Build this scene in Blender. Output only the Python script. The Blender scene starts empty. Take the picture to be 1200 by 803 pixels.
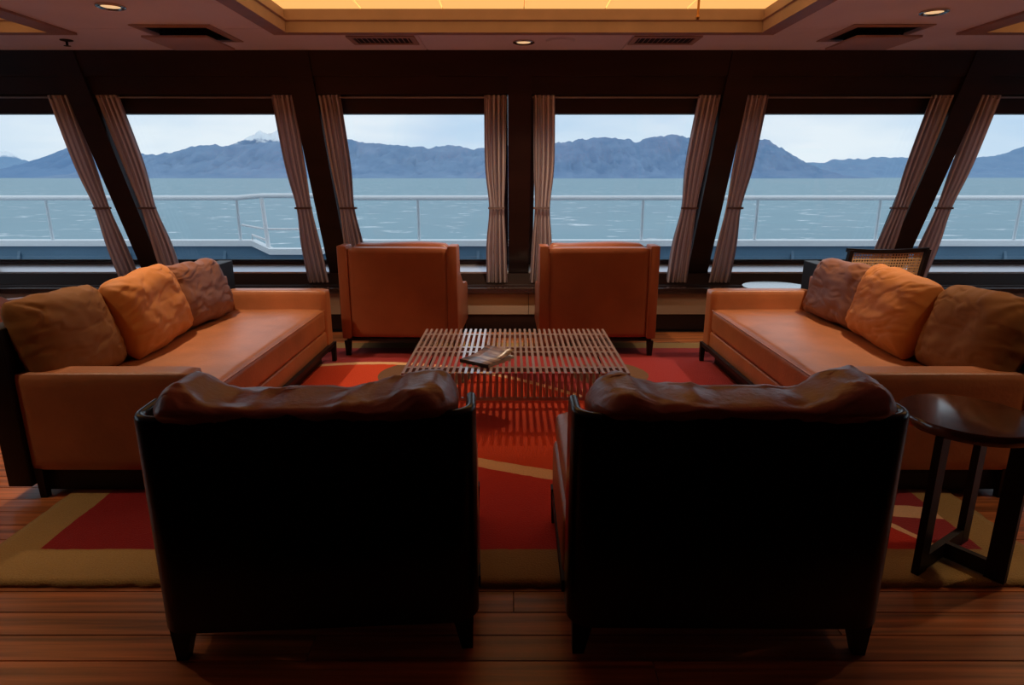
import bpy, bmesh, math, random
from mathutils import Vector, Matrix, noise as mnoise
random.seed(7)
S = bpy.context.scene
COL = S.collection
R = math.radians

# ------------------------------------------------------------------ camera
FPX, CAMH = 740.0, 1.35
PITCH = math.atan(194.0 / FPX)
cam_data = bpy.data.cameras.new('camera')
cam_data.sensor_width = 36.0
cam_data.lens = 36.0 * FPX / 1200.0
cam_data.clip_start = 0.05
cam_data.clip_end = 80000
cam = bpy.data.objects.new('camera', cam_data)
COL.objects.link(cam)
cam.location = (0, 0, CAMH)
cam.rotation_euler = (math.pi / 2 - PITCH, 0, 0)
S.camera = cam

# ------------------------------------------------------------------ world: overcast evening sky
W = bpy.data.worlds.new('overcast_sky')
S.world = W
W.use_nodes = True
nt = W.node_tree
nt.nodes.clear()
wo = nt.nodes.new('ShaderNodeOutputWorld')
bg = nt.nodes.new('ShaderNodeBackground')
tc = nt.nodes.new('ShaderNodeTexCoord')
mp = nt.nodes.new('ShaderNodeMapping')
mp.inputs['Scale'].default_value = (1.0, 1.0, 3.5)
nz = nt.nodes.new('ShaderNodeTexNoise')
nz.inputs['Scale'].default_value = 2.6
nz.inputs['Detail'].default_value = 5
cr = nt.nodes.new('ShaderNodeValToRGB')
cr.color_ramp.elements[0].position = 0.33
cr.color_ramp.elements[0].color = (0.50, 0.66, 0.84, 1)
cr.color_ramp.elements[1].position = 0.62
cr.color_ramp.elements[1].color = (0.80, 0.86, 0.92, 1)
nt.links.new(tc.outputs['Generated'], mp.inputs['Vector'])
nt.links.new(mp.outputs['Vector'], nz.inputs['Vector'])
nt.links.new(nz.outputs['Fac'], cr.inputs['Fac'])
nt.links.new(cr.outputs['Color'], bg.inputs['Color'])
bg.inputs['Strength'].default_value = 1.14
nt.links.new(bg.outputs['Background'], wo.inputs['Surface'])

# ------------------------------------------------------------------ exposure
S.view_settings.view_transform = 'Standard'
S.view_settings.look = 'None'
S.view_settings.gamma = 1.0
S.view_settings.use_curve_mapping = False
S.view_settings.exposure = 0.0

LAMP = (1.0, 0.76, 0.51)
P_DOWN = 98.0        # watts of a ceiling downlight
COVE = 0.92          # radiance of the luminous ceiling panels

# ------------------------------------------------------------------ materials
MATS = {}
def mat(name, color, rough=0.5, spec=0.5, metal=0.0, var=0.0, vscale=6.0, vstretch=(1, 1, 1), bump=0.0, bscale=80.0,
        coat=0.0, emit=None, estr=0.0, sheen=0.0, bstretch=(1, 1, 1), rand=0.0, color2=None):
    m = bpy.data.materials.new(name)
    m.use_nodes = True
    n = m.node_tree.nodes
    l = m.node_tree.links
    b = n['Principled BSDF']
    b.inputs['Base Color'].default_value = (*color, 1)
    b.inputs['Roughness'].default_value = rough
    b.inputs['Specular IOR Level'].default_value = spec
    b.inputs['Metallic'].default_value = metal
    b.inputs['Coat Weight'].default_value = coat
    b.inputs['Coat Roughness'].default_value = 0.08
    b.inputs['Sheen Weight'].default_value = sheen
    if emit:
        b.inputs['Emission Color'].default_value = (*emit, 1)
        b.inputs['Emission Strength'].default_value = estr
    t = n.new('ShaderNodeTexCoord')
    if var > 0 or rand > 0:
        mpn = n.new('ShaderNodeMapping')
        mpn.inputs['Scale'].default_value = vstretch
        l.new(t.outputs['Object'], mpn.inputs['Vector'])
        z = n.new('ShaderNodeTexNoise')
        z.inputs['Scale'].default_value = vscale
        z.inputs['Detail'].default_value = 6
        l.new(mpn.outputs['Vector'], z.inputs['Vector'])
        r = n.new('ShaderNodeValToRGB')
        c2 = color2 or tuple(c * (1 - var) for c in color)
        c3 = color if color2 else tuple(min(1, c * (1 + var)) for c in color)
        r.color_ramp.elements[0].position = 0.32
        r.color_ramp.elements[0].color = (*c2, 1)
        r.color_ramp.elements[1].position = 0.68
        r.color_ramp.elements[1].color = (*c3, 1)
        l.new(z.outputs['Fac'], r.inputs['Fac'])
        out = r.outputs['Color']
        if rand > 0:
            oi = n.new('ShaderNodeObjectInfo')
            h = n.new('ShaderNodeHueSaturation')
            mr = n.new('ShaderNodeMapRange')
            mr.inputs['To Min'].default_value = 1 - rand
            mr.inputs['To Max'].default_value = 1 + rand
            l.new(oi.outputs['Random'], mr.inputs['Value'])
            l.new(mr.outputs['Result'], h.inputs['Value'])
            l.new(out, h.inputs['Color'])
            add = n.new('ShaderNodeVectorMath')
            add.operation = 'ADD'
            sc = n.new('ShaderNodeVectorMath')
            sc.operation = 'SCALE'
            sc.inputs['Scale'].default_value = 37.0
            l.new(oi.outputs['Location'], sc.inputs[0])
            l.new(sc.outputs['Vector'], add.inputs[1])
            l.new(t.outputs['Object'], add.inputs[0])
            l.new(add.outputs['Vector'], mpn.inputs['Vector'])
            out = h.outputs['Color']
        l.new(out, b.inputs['Base Color'])
    if bump > 0:
        mb = n.new('ShaderNodeMapping')
        mb.inputs['Scale'].default_value = bstretch
        l.new(t.outputs['Object'], mb.inputs['Vector'])
        z2 = n.new('ShaderNodeTexNoise')
        z2.inputs['Scale'].default_value = bscale
        z2.inputs['Detail'].default_value = 4
        l.new(mb.outputs['Vector'], z2.inputs['Vector'])
        bp = n.new('ShaderNodeBump')
        bp.inputs['Strength'].default_value = bump
        bp.inputs['Distance'].default_value = 0.01
        l.new(z2.outputs['Fac'], bp.inputs['Height'])
        l.new(bp.outputs['Normal'], b.inputs['Normal'])
    MATS[name] = m
    return m

mat('leather', (0.46, 0.165, 0.064), 0.40, 0.8, var=0.14, vscale=5, bump=0.14, bscale=60)
mat('leather_chair', (0.29, 0.085, 0.037), 0.42, 0.45, var=0.12, vscale=4, bump=0.14, bscale=60)
mat('leather_dark', (0.33, 0.095, 0.040), 0.36, 0.5, var=0.22, vscale=5, bump=0.18, bscale=50)
mat('fabric_tan', (0.56, 0.205, 0.048), 0.62, 0.25, var=0.04, vscale=8, bump=0.12, bscale=300)
mat('fabric_olive', (0.25, 0.100, 0.025), 0.70, 0.2, var=0.04, vscale=8, bump=0.14, bscale=300)
mat('fabric_brown', (0.25, 0.098, 0.050), 0.48, 0.3, var=0.04, vscale=8, bump=0.12, bscale=300)
mat('lacquer', (0.004, 0.003, 0.003), 0.25, 0.35)
mat('dark_wood', (0.011, 0.006, 0.005), 0.50, 0.25, var=0.3, vscale=14, vstretch=(1, 1, 0.15))
mat('mahogany', (0.022, 0.0085, 0.0075), 0.45, 0.35, var=0.3, vscale=10, vstretch=(0.15, 1, 1))
mat('sill_wood', (0.040, 0.022, 0.022), 0.22, 0.6, coat=0.6, var=0.3, vscale=10, vstretch=(0.15, 1, 1))
mat('table_wood', (0.085, 0.026, 0.012), 0.14, 0.6, var=0.35, vscale=12, vstretch=(0.2, 1, 1), coat=1.0)
mat('slat_wood', (0.42, 0.31, 0.31), 0.22, 0.7, coat=0.8, var=0.2, vscale=14, vstretch=(1, 0.15, 1))
mat('floor_wood', (0.42, 0.125, 0.036), 0.33, 0.50, var=0.55, vscale=5, vstretch=(0.25, 7, 1), rand=0.22, bump=0.08, bscale=30, bstretch=(0.2, 6, 1))
mat('floor_gap', (0.02, 0.007, 0.004), 0.6)
mat('ceiling_paint', (0.86, 0.84, 0.97), 0.6, 0.3, var=0.04, vscale=2)
mat('cornice', (0.38, 0.25, 0.215), 0.5, 0.3, var=0.08, vscale=6)
mat('vent_metal', (0.46, 0.33, 0.28), 0.5, 0.3)
mat('vent_dark', (0.012, 0.010, 0.010), 0.7)
mat('chrome', (0.6, 0.55, 0.5), 0.18, 0.5, metal=1.0)
mat('rod_metal', (0.42, 0.36, 0.35), 0.40, 0.5, metal=1.0)
mat('brass', (0.45, 0.20, 0.07), 0.35, 0.5, metal=1.0)
mat('cove_glow', (0.8, 0.6, 0.35), 0.6, emit=(1.0, 0.53, 0.16), estr=COVE)
mat('lamp_glow', (0.9, 0.8, 0.6), 0.5, emit=(1.0, 0.62, 0.30), estr=0.8)
mat('bench_panel', (0.44, 0.33, 0.26), 0.5, 0.3, var=0.08, vscale=5, vstretch=(0.2, 1, 1))
mat('room_wall', (0.035, 0.015, 0.011), 0.6, 0.2, var=0.2, vscale=4)
mat('white_paint', (0.93, 0.94, 0.95), 0.4, 0.4)
mat('steel_rail', (0.70, 0.76, 0.80), 0.3, 0.5, metal=0.3)
mat('deck_paint', (0.105, 0.205, 0.300), 0.30, 0.5, var=0.10, vscale=0.6)
mat('window_metal', (0.10, 0.085, 0.095), 0.35, 0.5)
mat('window_ledge', (0.72, 0.72, 0.78), 0.30, 0.5, metal=0.7)
mat('cane', (0.78, 0.50, 0.26), 0.6, 0.3)
mat('paper', (0.62, 0.58, 0.52), 0.6)
mat('chair_fabric', (0.10, 0.05, 0.035), 0.8)
mat('glossy_top', (0.030, 0.022, 0.022), 0.10, 0.8, coat=1.0)
mat('tie_cloth', (0.16, 0.10, 0.10), 0.8)
mat('shell_body', (0.03, 0.03, 0.04), 0.5)

def node_mat(name):
    m = bpy.data.materials.new(name)
    m.use_nodes = True
    MATS[name] = m
    return m, m.node_tree.nodes, m.node_tree.links, m.node_tree.nodes['Principled BSDF']

class NB:
    """tiny helper for math-node expressions"""
    def __init__(s, m):
        s.n = m.node_tree.nodes
        s.l = m.node_tree.links
    def math(s, op, a, b=None, c=None):
        x = s.n.new('ShaderNodeMath')
        x.operation = op
        for i, v in enumerate((a, b, c)):
            if v is None:
                continue
            if isinstance(v, (int, float)):
                x.inputs[i].default_value = v
            else:
                s.l.new(v, x.inputs[i])
        return x.outputs[0]
    def mix(s, f, a, b):
        x = s.n.new('ShaderNodeMix')
        x.data_type = 'RGBA'
        for i, v in ((0, f), (6, a), (7, b)):
            if isinstance(v, (int, float)):
                x.inputs[i].default_value = v
            elif isinstance(v, tuple):
                x.inputs[i].default_value = (*v, 1)
            else:
                s.l.new(v, x.inputs[i])
        return x.outputs[2]
    def noise(s, vec, scale, detail=4, rough=0.5):
        x = s.n.new('ShaderNodeTexNoise')
        x.inputs['Scale'].default_value = scale
        x.inputs['Detail'].default_value = detail
        x.inputs['Roughness'].default_value = rough
        s.l.new(vec, x.inputs['Vector'])
        return x.outputs['Fac']
    def mapping(s, vec, scale):
        x = s.n.new('ShaderNodeMapping')
        x.inputs['Scale'].default_value = scale
        s.l.new(vec, x.inputs['Vector'])
        return x.outputs['Vector']

# thin window glass
m, n, l, b = node_mat('glass')
n.remove(b)
tr = n.new('ShaderNodeBsdfTransparent')
tr.inputs['Color'].default_value = (0.95, 0.975, 0.98, 1)
gl = n.new('ShaderNodeBsdfGlossy')
gl.inputs['Roughness'].default_value = 0.02
lw = n.new('ShaderNodeLayerWeight')
lw.inputs['Blend'].default_value = 0.5
p5 = n.new('ShaderNodeMath')
p5.operation = 'POWER'
p5.inputs[1].default_value = 5.0
l.new(lw.outputs['Facing'], p5.inputs[0])
sc5 = n.new('ShaderNodeMath')
sc5.operation = 'MULTIPLY_ADD'
sc5.inputs[1].default_value = 0.90
sc5.inputs[2].default_value = 0.03
l.new(p5.outputs[0], sc5.inputs[0])
mx = n.new('ShaderNodeMixShader')
l.new(sc5.outputs[0], mx.inputs[0])
l.new(tr.outputs[0], mx.inputs[1])
l.new(gl.outputs[0], mx.inputs[2])
l.new(mx.outputs[0], n['Material Output'].inputs['Surface'])

# sea with chop and foam
m, n, l, b = node_mat('sea_water')
q = NB(m)
geo = n.new('ShaderNodeNewGeometry').outputs['Position']
foam = q.noise(q.mapping(geo, (0.10, 0.13, 1)), 1.0, 6, 0.66)
foam = q.math('MULTIPLY', q.math('SUBTRACT', foam, 0.583), 11.0)
foam.node.use_clamp = True
tint = q.noise(q.mapping(geo, (0.02, 0.02, 1)), 1.0, 5)
colr = q.mix(tint, (0.190, 0.315, 0.375), (0.295, 0.440, 0.500))
fine = q.noise(q.mapping(geo, (0.12, 0.30, 1)), 1.0, 3)
colr = q.mix(q.math('MULTIPLY', fine, 0.6), colr, (0.25, 0.385, 0.45))
colr = q.mix(foam, colr, (0.85, 0.88, 0.90))
l.new(colr, b.inputs['Base Color'])
b.inputs['Roughness'].default_value = 0.55
b.inputs['Specular IOR Level'].default_value = 0.25
bp = n.new('ShaderNodeBump')
bp.inputs['Strength'].default_value = 0.35
bp.inputs['Distance'].default_value = 0.6
l.new(fine, bp.inputs['Height'])
l.new(bp.outputs['Normal'], b.inputs['Normal'])

# mountain rock, blue distance haze mixed into its colour, snow on the tops
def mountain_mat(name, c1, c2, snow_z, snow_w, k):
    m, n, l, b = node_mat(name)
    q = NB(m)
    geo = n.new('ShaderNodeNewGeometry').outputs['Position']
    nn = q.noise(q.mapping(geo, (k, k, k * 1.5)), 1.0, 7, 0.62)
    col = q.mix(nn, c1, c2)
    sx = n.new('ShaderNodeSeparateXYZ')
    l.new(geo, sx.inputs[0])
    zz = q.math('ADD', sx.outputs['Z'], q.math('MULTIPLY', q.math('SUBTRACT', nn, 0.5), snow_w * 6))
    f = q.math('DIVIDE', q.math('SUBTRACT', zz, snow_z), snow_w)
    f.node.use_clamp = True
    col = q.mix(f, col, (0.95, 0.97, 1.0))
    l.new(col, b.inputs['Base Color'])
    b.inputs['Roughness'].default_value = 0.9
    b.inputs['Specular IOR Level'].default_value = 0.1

# pleated curtain cloth with woven stripes along its length, fold shading painted into them (uses u stored in UV x)
m, n, l, b = node_mat('curtain_cloth')
q = NB(m)
uvn = n.new('ShaderNodeUVMap')
sx = n.new('ShaderNodeSeparateXYZ')
l.new(uvn.outputs['UV'], sx.inputs[0])
st = q.math('SINE', q.math('MULTIPLY', sx.outputs['X'], 2 * math.pi * 9))
st = q.math('MULTIPLY', q.math('ADD', st, 1.0), 0.5)
l.new(q.mix(st, (0.34, 0.23, 0.235), (0.93, 0.84, 0.86)), b.inputs['Base Color'])
b.inputs['Roughness'].default_value = 0.85
b.inputs['Specular IOR Level'].default_value = 0.15
tl = n.new('ShaderNodeBsdfTranslucent')
tl.inputs['Color'].default_value = (0.75, 0.63, 0.63, 1)
mx = n.new('ShaderNodeMixShader')
mx.inputs[0].default_value = 0.30
l.new(b.outputs[0], mx.inputs[1])
l.new(tl.outputs[0], mx.inputs[2])
l.new(mx.outputs[0], n['Material Output'].inputs['Surface'])

# rug with border, red field and cream arcs
m, n, l, b = node_mat('rug_wool')
q = NB(m)
pos = n.new('ShaderNodeNewGeometry').outputs['Position']
wob = q.noise(pos, 9.0, 3)
sx = n.new('ShaderNodeSeparateXYZ')
l.new(pos, sx.inputs[0])
X = q.math('ADD', sx.outputs['X'], q.math('MULTIPLY', q.math('SUBTRACT', wob, 0.5), 0.02))
Y = q.math('ADD', sx.outputs['Y'], q.math('MULTIPLY', q.math('SUBTRACT', wob, 0.5), 0.02))
def band(cy, cx, b1, c2, hw):
    dx = q.math('SUBTRACT', X, cx)
    f = q.math('ADD', q.math('ADD', cy, q.math('MULTIPLY', dx, b1)), q.math('MULTIPLY', q.math('MULTIPLY', dx, dx), c2))
    d = q.math('SUBTRACT', Y, f)
    return d, q.math('LESS_THAN', q.math('ABSOLUTE', d), hw)
def disc(cx, cy, r):
    dx = q.math('SUBTRACT', X, cx)
    dy = q.math('SUBTRACT', Y, cy)
    return q.math('LESS_THAN', q.math('ADD', q.math('MULTIPLY', dx, dx), q.math('MULTIPLY', dy, dy)), r * r)
patch = q.noise(pos, 1.3, 2)
col = q.mix(patch, (0.52, 0.034, 0.010), (0.72, 0.075, 0.016))
dA, bA = band(2.735, 0.0, -0.39, 0.089, 0.048)
dB, bB = band(4.48, -1.0, 0.0, -0.36, 0.032)
col = q.mix(q.math('LESS_THAN', dA, 0), col, (0.54, 0.026, 0.009))
col = q.mix(q.math('GREATER_THAN', dB, 0), col, (0.34, 0.028, 0.030))  # crimson beyond the far arc: window sheen painted into the wool
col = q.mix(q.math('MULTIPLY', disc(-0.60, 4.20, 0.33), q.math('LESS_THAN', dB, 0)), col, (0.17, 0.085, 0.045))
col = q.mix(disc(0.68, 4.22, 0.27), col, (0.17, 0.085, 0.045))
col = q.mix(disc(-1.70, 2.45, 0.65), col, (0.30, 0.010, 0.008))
col = q.mix(bA, col, (0.80, 0.48, 0.26))
col = q.mix(bB, col, (0.80, 0.48, 0.26))
inx = q.math('LESS_THAN', q.math('ABSOLUTE', q.math('SUBTRACT', X, -0.005)), 1.745)
iny = q.math('LESS_THAN', q.math('ABSOLUTE', q.math('SUBTRACT', Y, 3.485)), 1.42)
col = q.mix(q.math('MULTIPLY', inx, iny), (0.40, 0.235, 0.075), col)
pile = q.noise(pos, 160.0, 3)
dk = n.new('ShaderNodeHueSaturation')
l.new(col, dk.inputs['Color'])
l.new(q.math('ADD', 0.72, q.math('MULTIPLY', pile, 0.5)), dk.inputs['Value'])
l.new(dk.outputs['Color'], b.inputs['Base Color'])
b.inputs['Roughness'].default_value = 0.9
b.inputs['Specular IOR Level'].default_value = 0.15
b.inputs['Sheen Weight'].default_value = 0.12
bp = n.new('ShaderNodeBump')
bp.inputs['Strength'].default_value = 0.6
bp.inputs['Distance'].default_value = 0.008
l.new(pile, bp.inputs['Height'])
l.new(bp.outputs['Normal'], b.inputs['Normal'])

# magazine cover: stripes of a landscape picture
m, n, l, b = node_mat('cover_print')
q = NB(m)
t = n.new('ShaderNodeTexCoord').outputs['Object']
nv = q.noise(q.mapping(t, (6, 26, 1)), 1.0, 4)
r = n.new('ShaderNodeValToRGB')
e = r.color_ramp.elements
e[0].position = 0.36
e[0].color = (0.05, 0.06, 0.08, 1)
e[1].position = 0.66
e[1].color = (0.62, 0.56, 0.52, 1)
x = r.color_ramp.elements.new(0.5)
x.color = (0.30, 0.16, 0.12, 1)
l.new(nv, r.inputs['Fac'])
l.new(r.outputs['Color'], b.inputs['Base Color'])
b.inputs['Roughness'].default_value = 0.3

# ------------------------------------------------------------------ mesh helpers
def obj(name, bm, m, parent=None, smooth=False, loc=None):
    me = bpy.data.meshes.new(name)
    bm.normal_update()
    bm.to_mesh(me)
    bm.free()
    if m:
        me.materials.append(MATS[m])
    if smooth:
        me.shade_smooth()
        if smooth != 'all':
            me.set_sharp_from_angle(angle=R(38))
    o = bpy.data.objects.new(name, me)
    COL.objects.link(o)
    if parent:
        o.parent = parent
    if loc:
        o.location = loc
    return o

def thing(name, label, cat, loc=(0, 0, 0), rz=0.0, group=None):
    o = bpy.data.objects.new(name, None)
    o.empty_display_size = 0.1
    COL.objects.link(o)
    o.location = loc
    o.rotation_euler = (0, 0, rz)
    return tag(o, label, cat, group)

def tag(o, label, cat, group=None, kind=None):
    o['label'] = label
    o['category'] = cat
    if group:
        o['group'] = group
    if kind:
        o['kind'] = kind
    return o

def struct(o):
    o['kind'] = 'structure'
    return o

def copy_tree(o, parent=None):
    c = o.copy()
    COL.objects.link(c)
    c.parent = parent
    for ch in o.children:
        copy_tree(ch, c)
    return c

def NBm():
    return bmesh.new()

def box(bm, x0, x1, y0, y1, z0, z1, M=None):
    vs = []
    for z in (z0, z1):
        for (x, y) in ((x0, y0), (x1, y0), (x1, y1), (x0, y1)):
            v = Vector((x, y, z))
            vs.append(bm.verts.new(M @ v if M else v))
    for f in ((3, 2, 1, 0), (4, 5, 6, 7), (0, 1, 5, 4), (1, 2, 6, 5), (2, 3, 7, 6), (3, 0, 4, 7)):
        bm.faces.new([vs[i] for i in f])
    return bm

def rbox(x0, x1, y0, y1, z0, z1, r=0.01, seg=3):
    bm = box(bmesh.new(), x0, x1, y0, y1, z0, z1)
    bmesh.ops.recalc_face_normals(bm, faces=bm.faces)
    bmesh.ops.bevel(bm, geom=list(bm.edges), offset=r, segments=seg, profile=0.5, affect='EDGES')
    return bm

def prism(bm, pts, y0, y1, axis='y', M=None):
    """closed polygon in two axes extruded along the third"""
    def P(a, c, t):
        v = {'y': Vector((a, t, c)), 'x': Vector((t, a, c)), 'z': Vector((a, c, t))}[axis]
        return M @ v if M else v
    A = [bm.verts.new(P(a, c, y0)) for a, c in pts]
    B = [bm.verts.new(P(a, c, y1)) for a, c in pts]
    k = len(pts)
    bm.faces.new(A)
    bm.faces.new(B[::-1])
    for i in range(k):
        j = (i + 1) % k
        bm.faces.new((A[j], A[i], B[i], B[j]))
    bmesh.ops.recalc_face_normals(bm, faces=bm.faces)
    return bm

def lathe(bm, prof, n=32, c=(0, 0, 0)):
    rings = []
    for r, z in prof:
        rings.append([bm.verts.new((c[0] + r * math.cos(2 * math.pi * i / n), c[1] + r * math.sin(2 * math.pi * i / n), c[2] + z)) for i in range(n)])
    for a, b in zip(rings, rings[1:]):
        for i in range(n):
            j = (i + 1) % n
            bm.faces.new((a[i], a[j], b[j], b[i]))
    bm.faces.new(rings[0][::-1])
    bm.faces.new(rings[-1])
    bmesh.ops.recalc_face_normals(bm, faces=bm.faces)
    return bm

def tube(bm, pts, r, n=10):
    pts = [Vector(p) for p in pts]
    rings = []
    for i, p in enumerate(pts):
        d = (pts[min(i + 1, len(pts) - 1)] - pts[max(i - 1, 0)]).normalized()
        up = Vector((0, 0, 1)) if abs(d.z) < 0.9 else Vector((1, 0, 0))
        a = d.cross(up).normalized()
        c = a.cross(d)
        rings.append([bm.verts.new(p + r * (math.cos(2 * math.pi * k / n) * a + math.sin(2 * math.pi * k / n) * c)) for k in range(n)])
    for a, b in zip(rings, rings[1:]):
        for k in range(n):
            j = (k + 1) % n
            bm.faces.new((a[k], a[j], b[j], b[k]))
    bm.faces.new(rings[0][::-1])
    bm.faces.new(rings[-1])
    bmesh.ops.recalc_face_normals(bm, faces=bm.faces)
    return bm

def taper_leg(x, y, z0, z1, w0, w1, dx=0, dy=0):
    """square leg, w0 at the floor, w1 at the top"""
    bm = bmesh.new()
    A = [bm.verts.new((x + sx * w0 / 2 + dx, y + sy * w0 / 2 + dy, z0)) for sx, sy in ((-1, -1), (1, -1), (1, 1), (-1, 1))]
    B = [bm.verts.new((x + sx * w1 / 2, y + sy * w1 / 2, z1)) for sx, sy in ((-1, -1), (1, -1), (1, 1), (-1, 1))]
    bm.faces.new(A[::-1])
    bm.faces.new(B)
    for i in range(4):
        j = (i + 1) % 4
        bm.faces.new((A[i], A[j], B[j], B[i]))
    return bm

def fbm(p, o=4):
    return mnoise.fractal(Vector(p), 1.0, 2.0, o)

def pillow(w, h, t, seed=0, n=64, pinch=0.05, wr=0.010, sag=0.0, fold=None):
    """soft cushion in the XZ plane (x width, z height 0..h), thick along y; corner ears, creases"""
    bm = bmesh.new()
    def P(u, v, s):
        eu = (1 - pinch * (1 - v * v) * 0.5) * (1 - 0.075 * v ** 4)
        ev = (1 - pinch * (1 - u * u) * 0.5) * (1 - 0.075 * u ** 4)
        x = w / 2 * u * eu
        z = h / 2 * v * ev
        th = t / 2 * (max(0.0, (1 - abs(u) ** 4.0)) * max(0.0, (1 - abs(v) ** 4.0))) ** 0.50
        y = s * th
        k = th / (t / 2)
        a = fbm((u * 1.3 + seed * 3.1, v * 1.3, s * 2.0 + seed), 3)
        c = fbm((u * 4.0 + seed, v * 1.6 + a * 0.8, s + seed * 1.7), 4)
        dg = 1 if math.sin(seed * 5) > 0 else -1
        rg = max(0.0, 1 - abs(fbm((u * 1.1 + v * 0.5 * dg + seed, (v - dg * u * 0.55) * 2.5 + a * 0.5, seed), 3)) * 4.5)
        y += s * k * (a * wr * 1.5 - rg * wr * 0.95 * (0.35 + 0.65 * min(1.0, (u * u + v * v))))
        # pulls running in from the corners
        for cu, cv in ((-1, 1), (1, 1), (-1, -1), (1, -1)):
            du, dv = u - cu, v - cv
            rr = math.hypot(du, dv)
            if rr < 0.9:
                ang = math.atan2(dv, du)
                y += s * k * wr * 0.9 * math.sin(ang * 11 + seed) * (1 - rr / 0.9)
        z -= sag * (1 - u * u) * (v + 1) / 2
        x += fbm((v * 2, seed, 5), 2) * 0.008
        z += fbm((u * 2.3, seed, 9), 2) * 0.010
        if fold:
            x, y, z = fold(x, y, z, u, v, s)
        return (x, y, z + h / 2)
    G = {}
    for s in (-1, 1):
        for i in range(n + 1):
            for j in range(n + 1):
                edge = i in (0, n) or j in (0, n)
                if edge and s == 1:
                    G[(1, i, j)] = G[(-1, i, j)]
                    continue
                u = -math.cos(math.pi * i / n) * 0.35 + (2 * i / n - 1) * 0.65
                v = -math.cos(math.pi * j / n) * 0.35 + (2 * j / n - 1) * 0.65
                G[(s, i, j)] = bm.verts.new(P(u, v, s))
        for i in range(n):
            for j in range(n):
                q4 = [G[(s, i, j)], G[(s, i + 1, j)], G[(s, i + 1, j + 1)], G[(s, i, j + 1)]]
                bm.faces.new(q4 if s == -1 else q4[::-1])
    bmesh.ops.recalc_face_normals(bm, faces=bm.faces)
    return bm

def px(x, y, Yd):
    """direction of a photo pixel carried to depth Yd: used to read off sizes of the far landscape"""
    u, v = (x - 600) / FPX, (401.5 - y) / FPX
    c, s = math.cos(PITCH), math.sin(PITCH)
    d = Vector((u, c + v * s, -s + v * c))
    return Vector((0, 0, CAMH)) + d * (Yd / d.y)

# =================================================================== STRUCTURE
CEIL = 2.25
XL, XR, YB = -6.4, 6.6, -3.0
RAKE = 0.449
def wallY(z, off=0.0):              # front plane of the raked pillars
    return 5.82 - (z - 0.446) * RAKE + off
PILLARS = [-5.02, -3.31, -1.59, 0.06, 1.71, 3.50, 5.28]

# floor: dark bed plus single planks where the photo shows them
bm = box(NBm(), XL, XR, 0.9, 6.0, -0.10, -0.012)
box(bm, XL, XR, YB, 0.895, -0.10, 0.0)
floor = struct(obj('floor', bm, 'floor_gap'))
PW = 0.105
plank_mesh = {}
def plank(L):
    if L not in plank_mesh:
        bmp = rbox(0, L, 0, PW - 0.003, -0.012, 0.0, 0.0012, 1)
        me = bpy.data.meshes.new('plank')
        bmp.to_mesh(me)
        bmp.free()
        me.materials.append(MATS['floor_wood'])
        plank_mesh[L] = me
    return plank_mesh[L]
rows = int((5.60 - 0.9) / PW)
for r_ in range(rows):
    y = 0.9 + r_ * PW
    x = XL
    first = random.choice((0.6, 1.0, 1.4))
    k = 0
    while x < XR - 0.02:
        L = first if k == 0 else random.choice((2.4, 3.0))
        L = round(min(L, XR - x), 2)
        o = bpy.data.objects.new('plank', plank(L))
        COL.objects.link(o)
        o.parent = floor
        o.location = (x, y, 0)
        x += L + 0.002
        k += 1

# ceiling: dark backing with painted panels around the light trays
TRAYS = [(-1.42, 1.57), (-4.62, -2.92), (2.98, 4.68)]
TY0, TY1 = 3.05, 4.33
ceil = struct(obj('ceiling', box(NBm(), XL, XR, YB, 5.3, 2.46, 2.52), 'ceiling_paint'))
def cpanel(x0, x1, y0, y1):
    obj('panel', rbox(x0 + 0.002, x1 - 0.002, y0 + 0.002, y1 - 0.002, CEIL, CEIL + 0.03, 0.002, 1), 'ceiling_paint', ceil)
xs = [XL, -4.62, -2.92, -1.42, 1.57, 2.98, 4.68, XR]
for i, (a, c) in enumerate(zip(xs, xs[1:])):
    if i in (0, 2, 4, 6):
        cpanel(a, c, TY0, TY1)
for a, c in zip([XL, -3.6, -2.2, -0.62, 0.8, 2.2, 3.7], [-3.6, -2.2, -0.62, 0.8, 2.2, 3.7, XR]):
    cpanel(a, c, TY1, 5.02)
    cpanel(a, c, 0.4, TY0)
    cpanel(a, c, -1.3, 0.4)
    cpanel(a, c, YB, -1.3)

# cornices of the trays: stepped moulding swept round the opening
def cornice(idx, x0, x1):
    prof = [(0.115, CEIL), (0.115, CEIL - 0.014), (0.0, CEIL - 0.022), (0.0, CEIL + 0.042), (-0.012, CEIL + 0.048),
            (-0.012, CEIL + 0.058), (0.006, CEIL + 0.062), (0.006, CEIL + 0.115), (0.115, CEIL + 0.115)]
    bm = bmesh.new()
    loops = []
    for off, z in prof:
        loops.append([bm.verts.new(p) for p in ((x0 - off, TY0 - off, z), (x1 + off, TY0 - off, z), (x1 + off, TY1 + off, z), (x0 - off, TY1 + off, z))])
    k = len(prof)
    for a in range(k):
        b_ = (a + 1) % k
        for i in range(4):
            j = (i + 1) % 4
            bm.faces.new((loops[a][i], loops[a][j], loops[b_][j], loops[b_][i]))
    bmesh.ops.recalc_face_normals(bm, faces=bm.faces)
    struct(obj('trim_%d' % idx, bm, 'cornice'))
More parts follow.
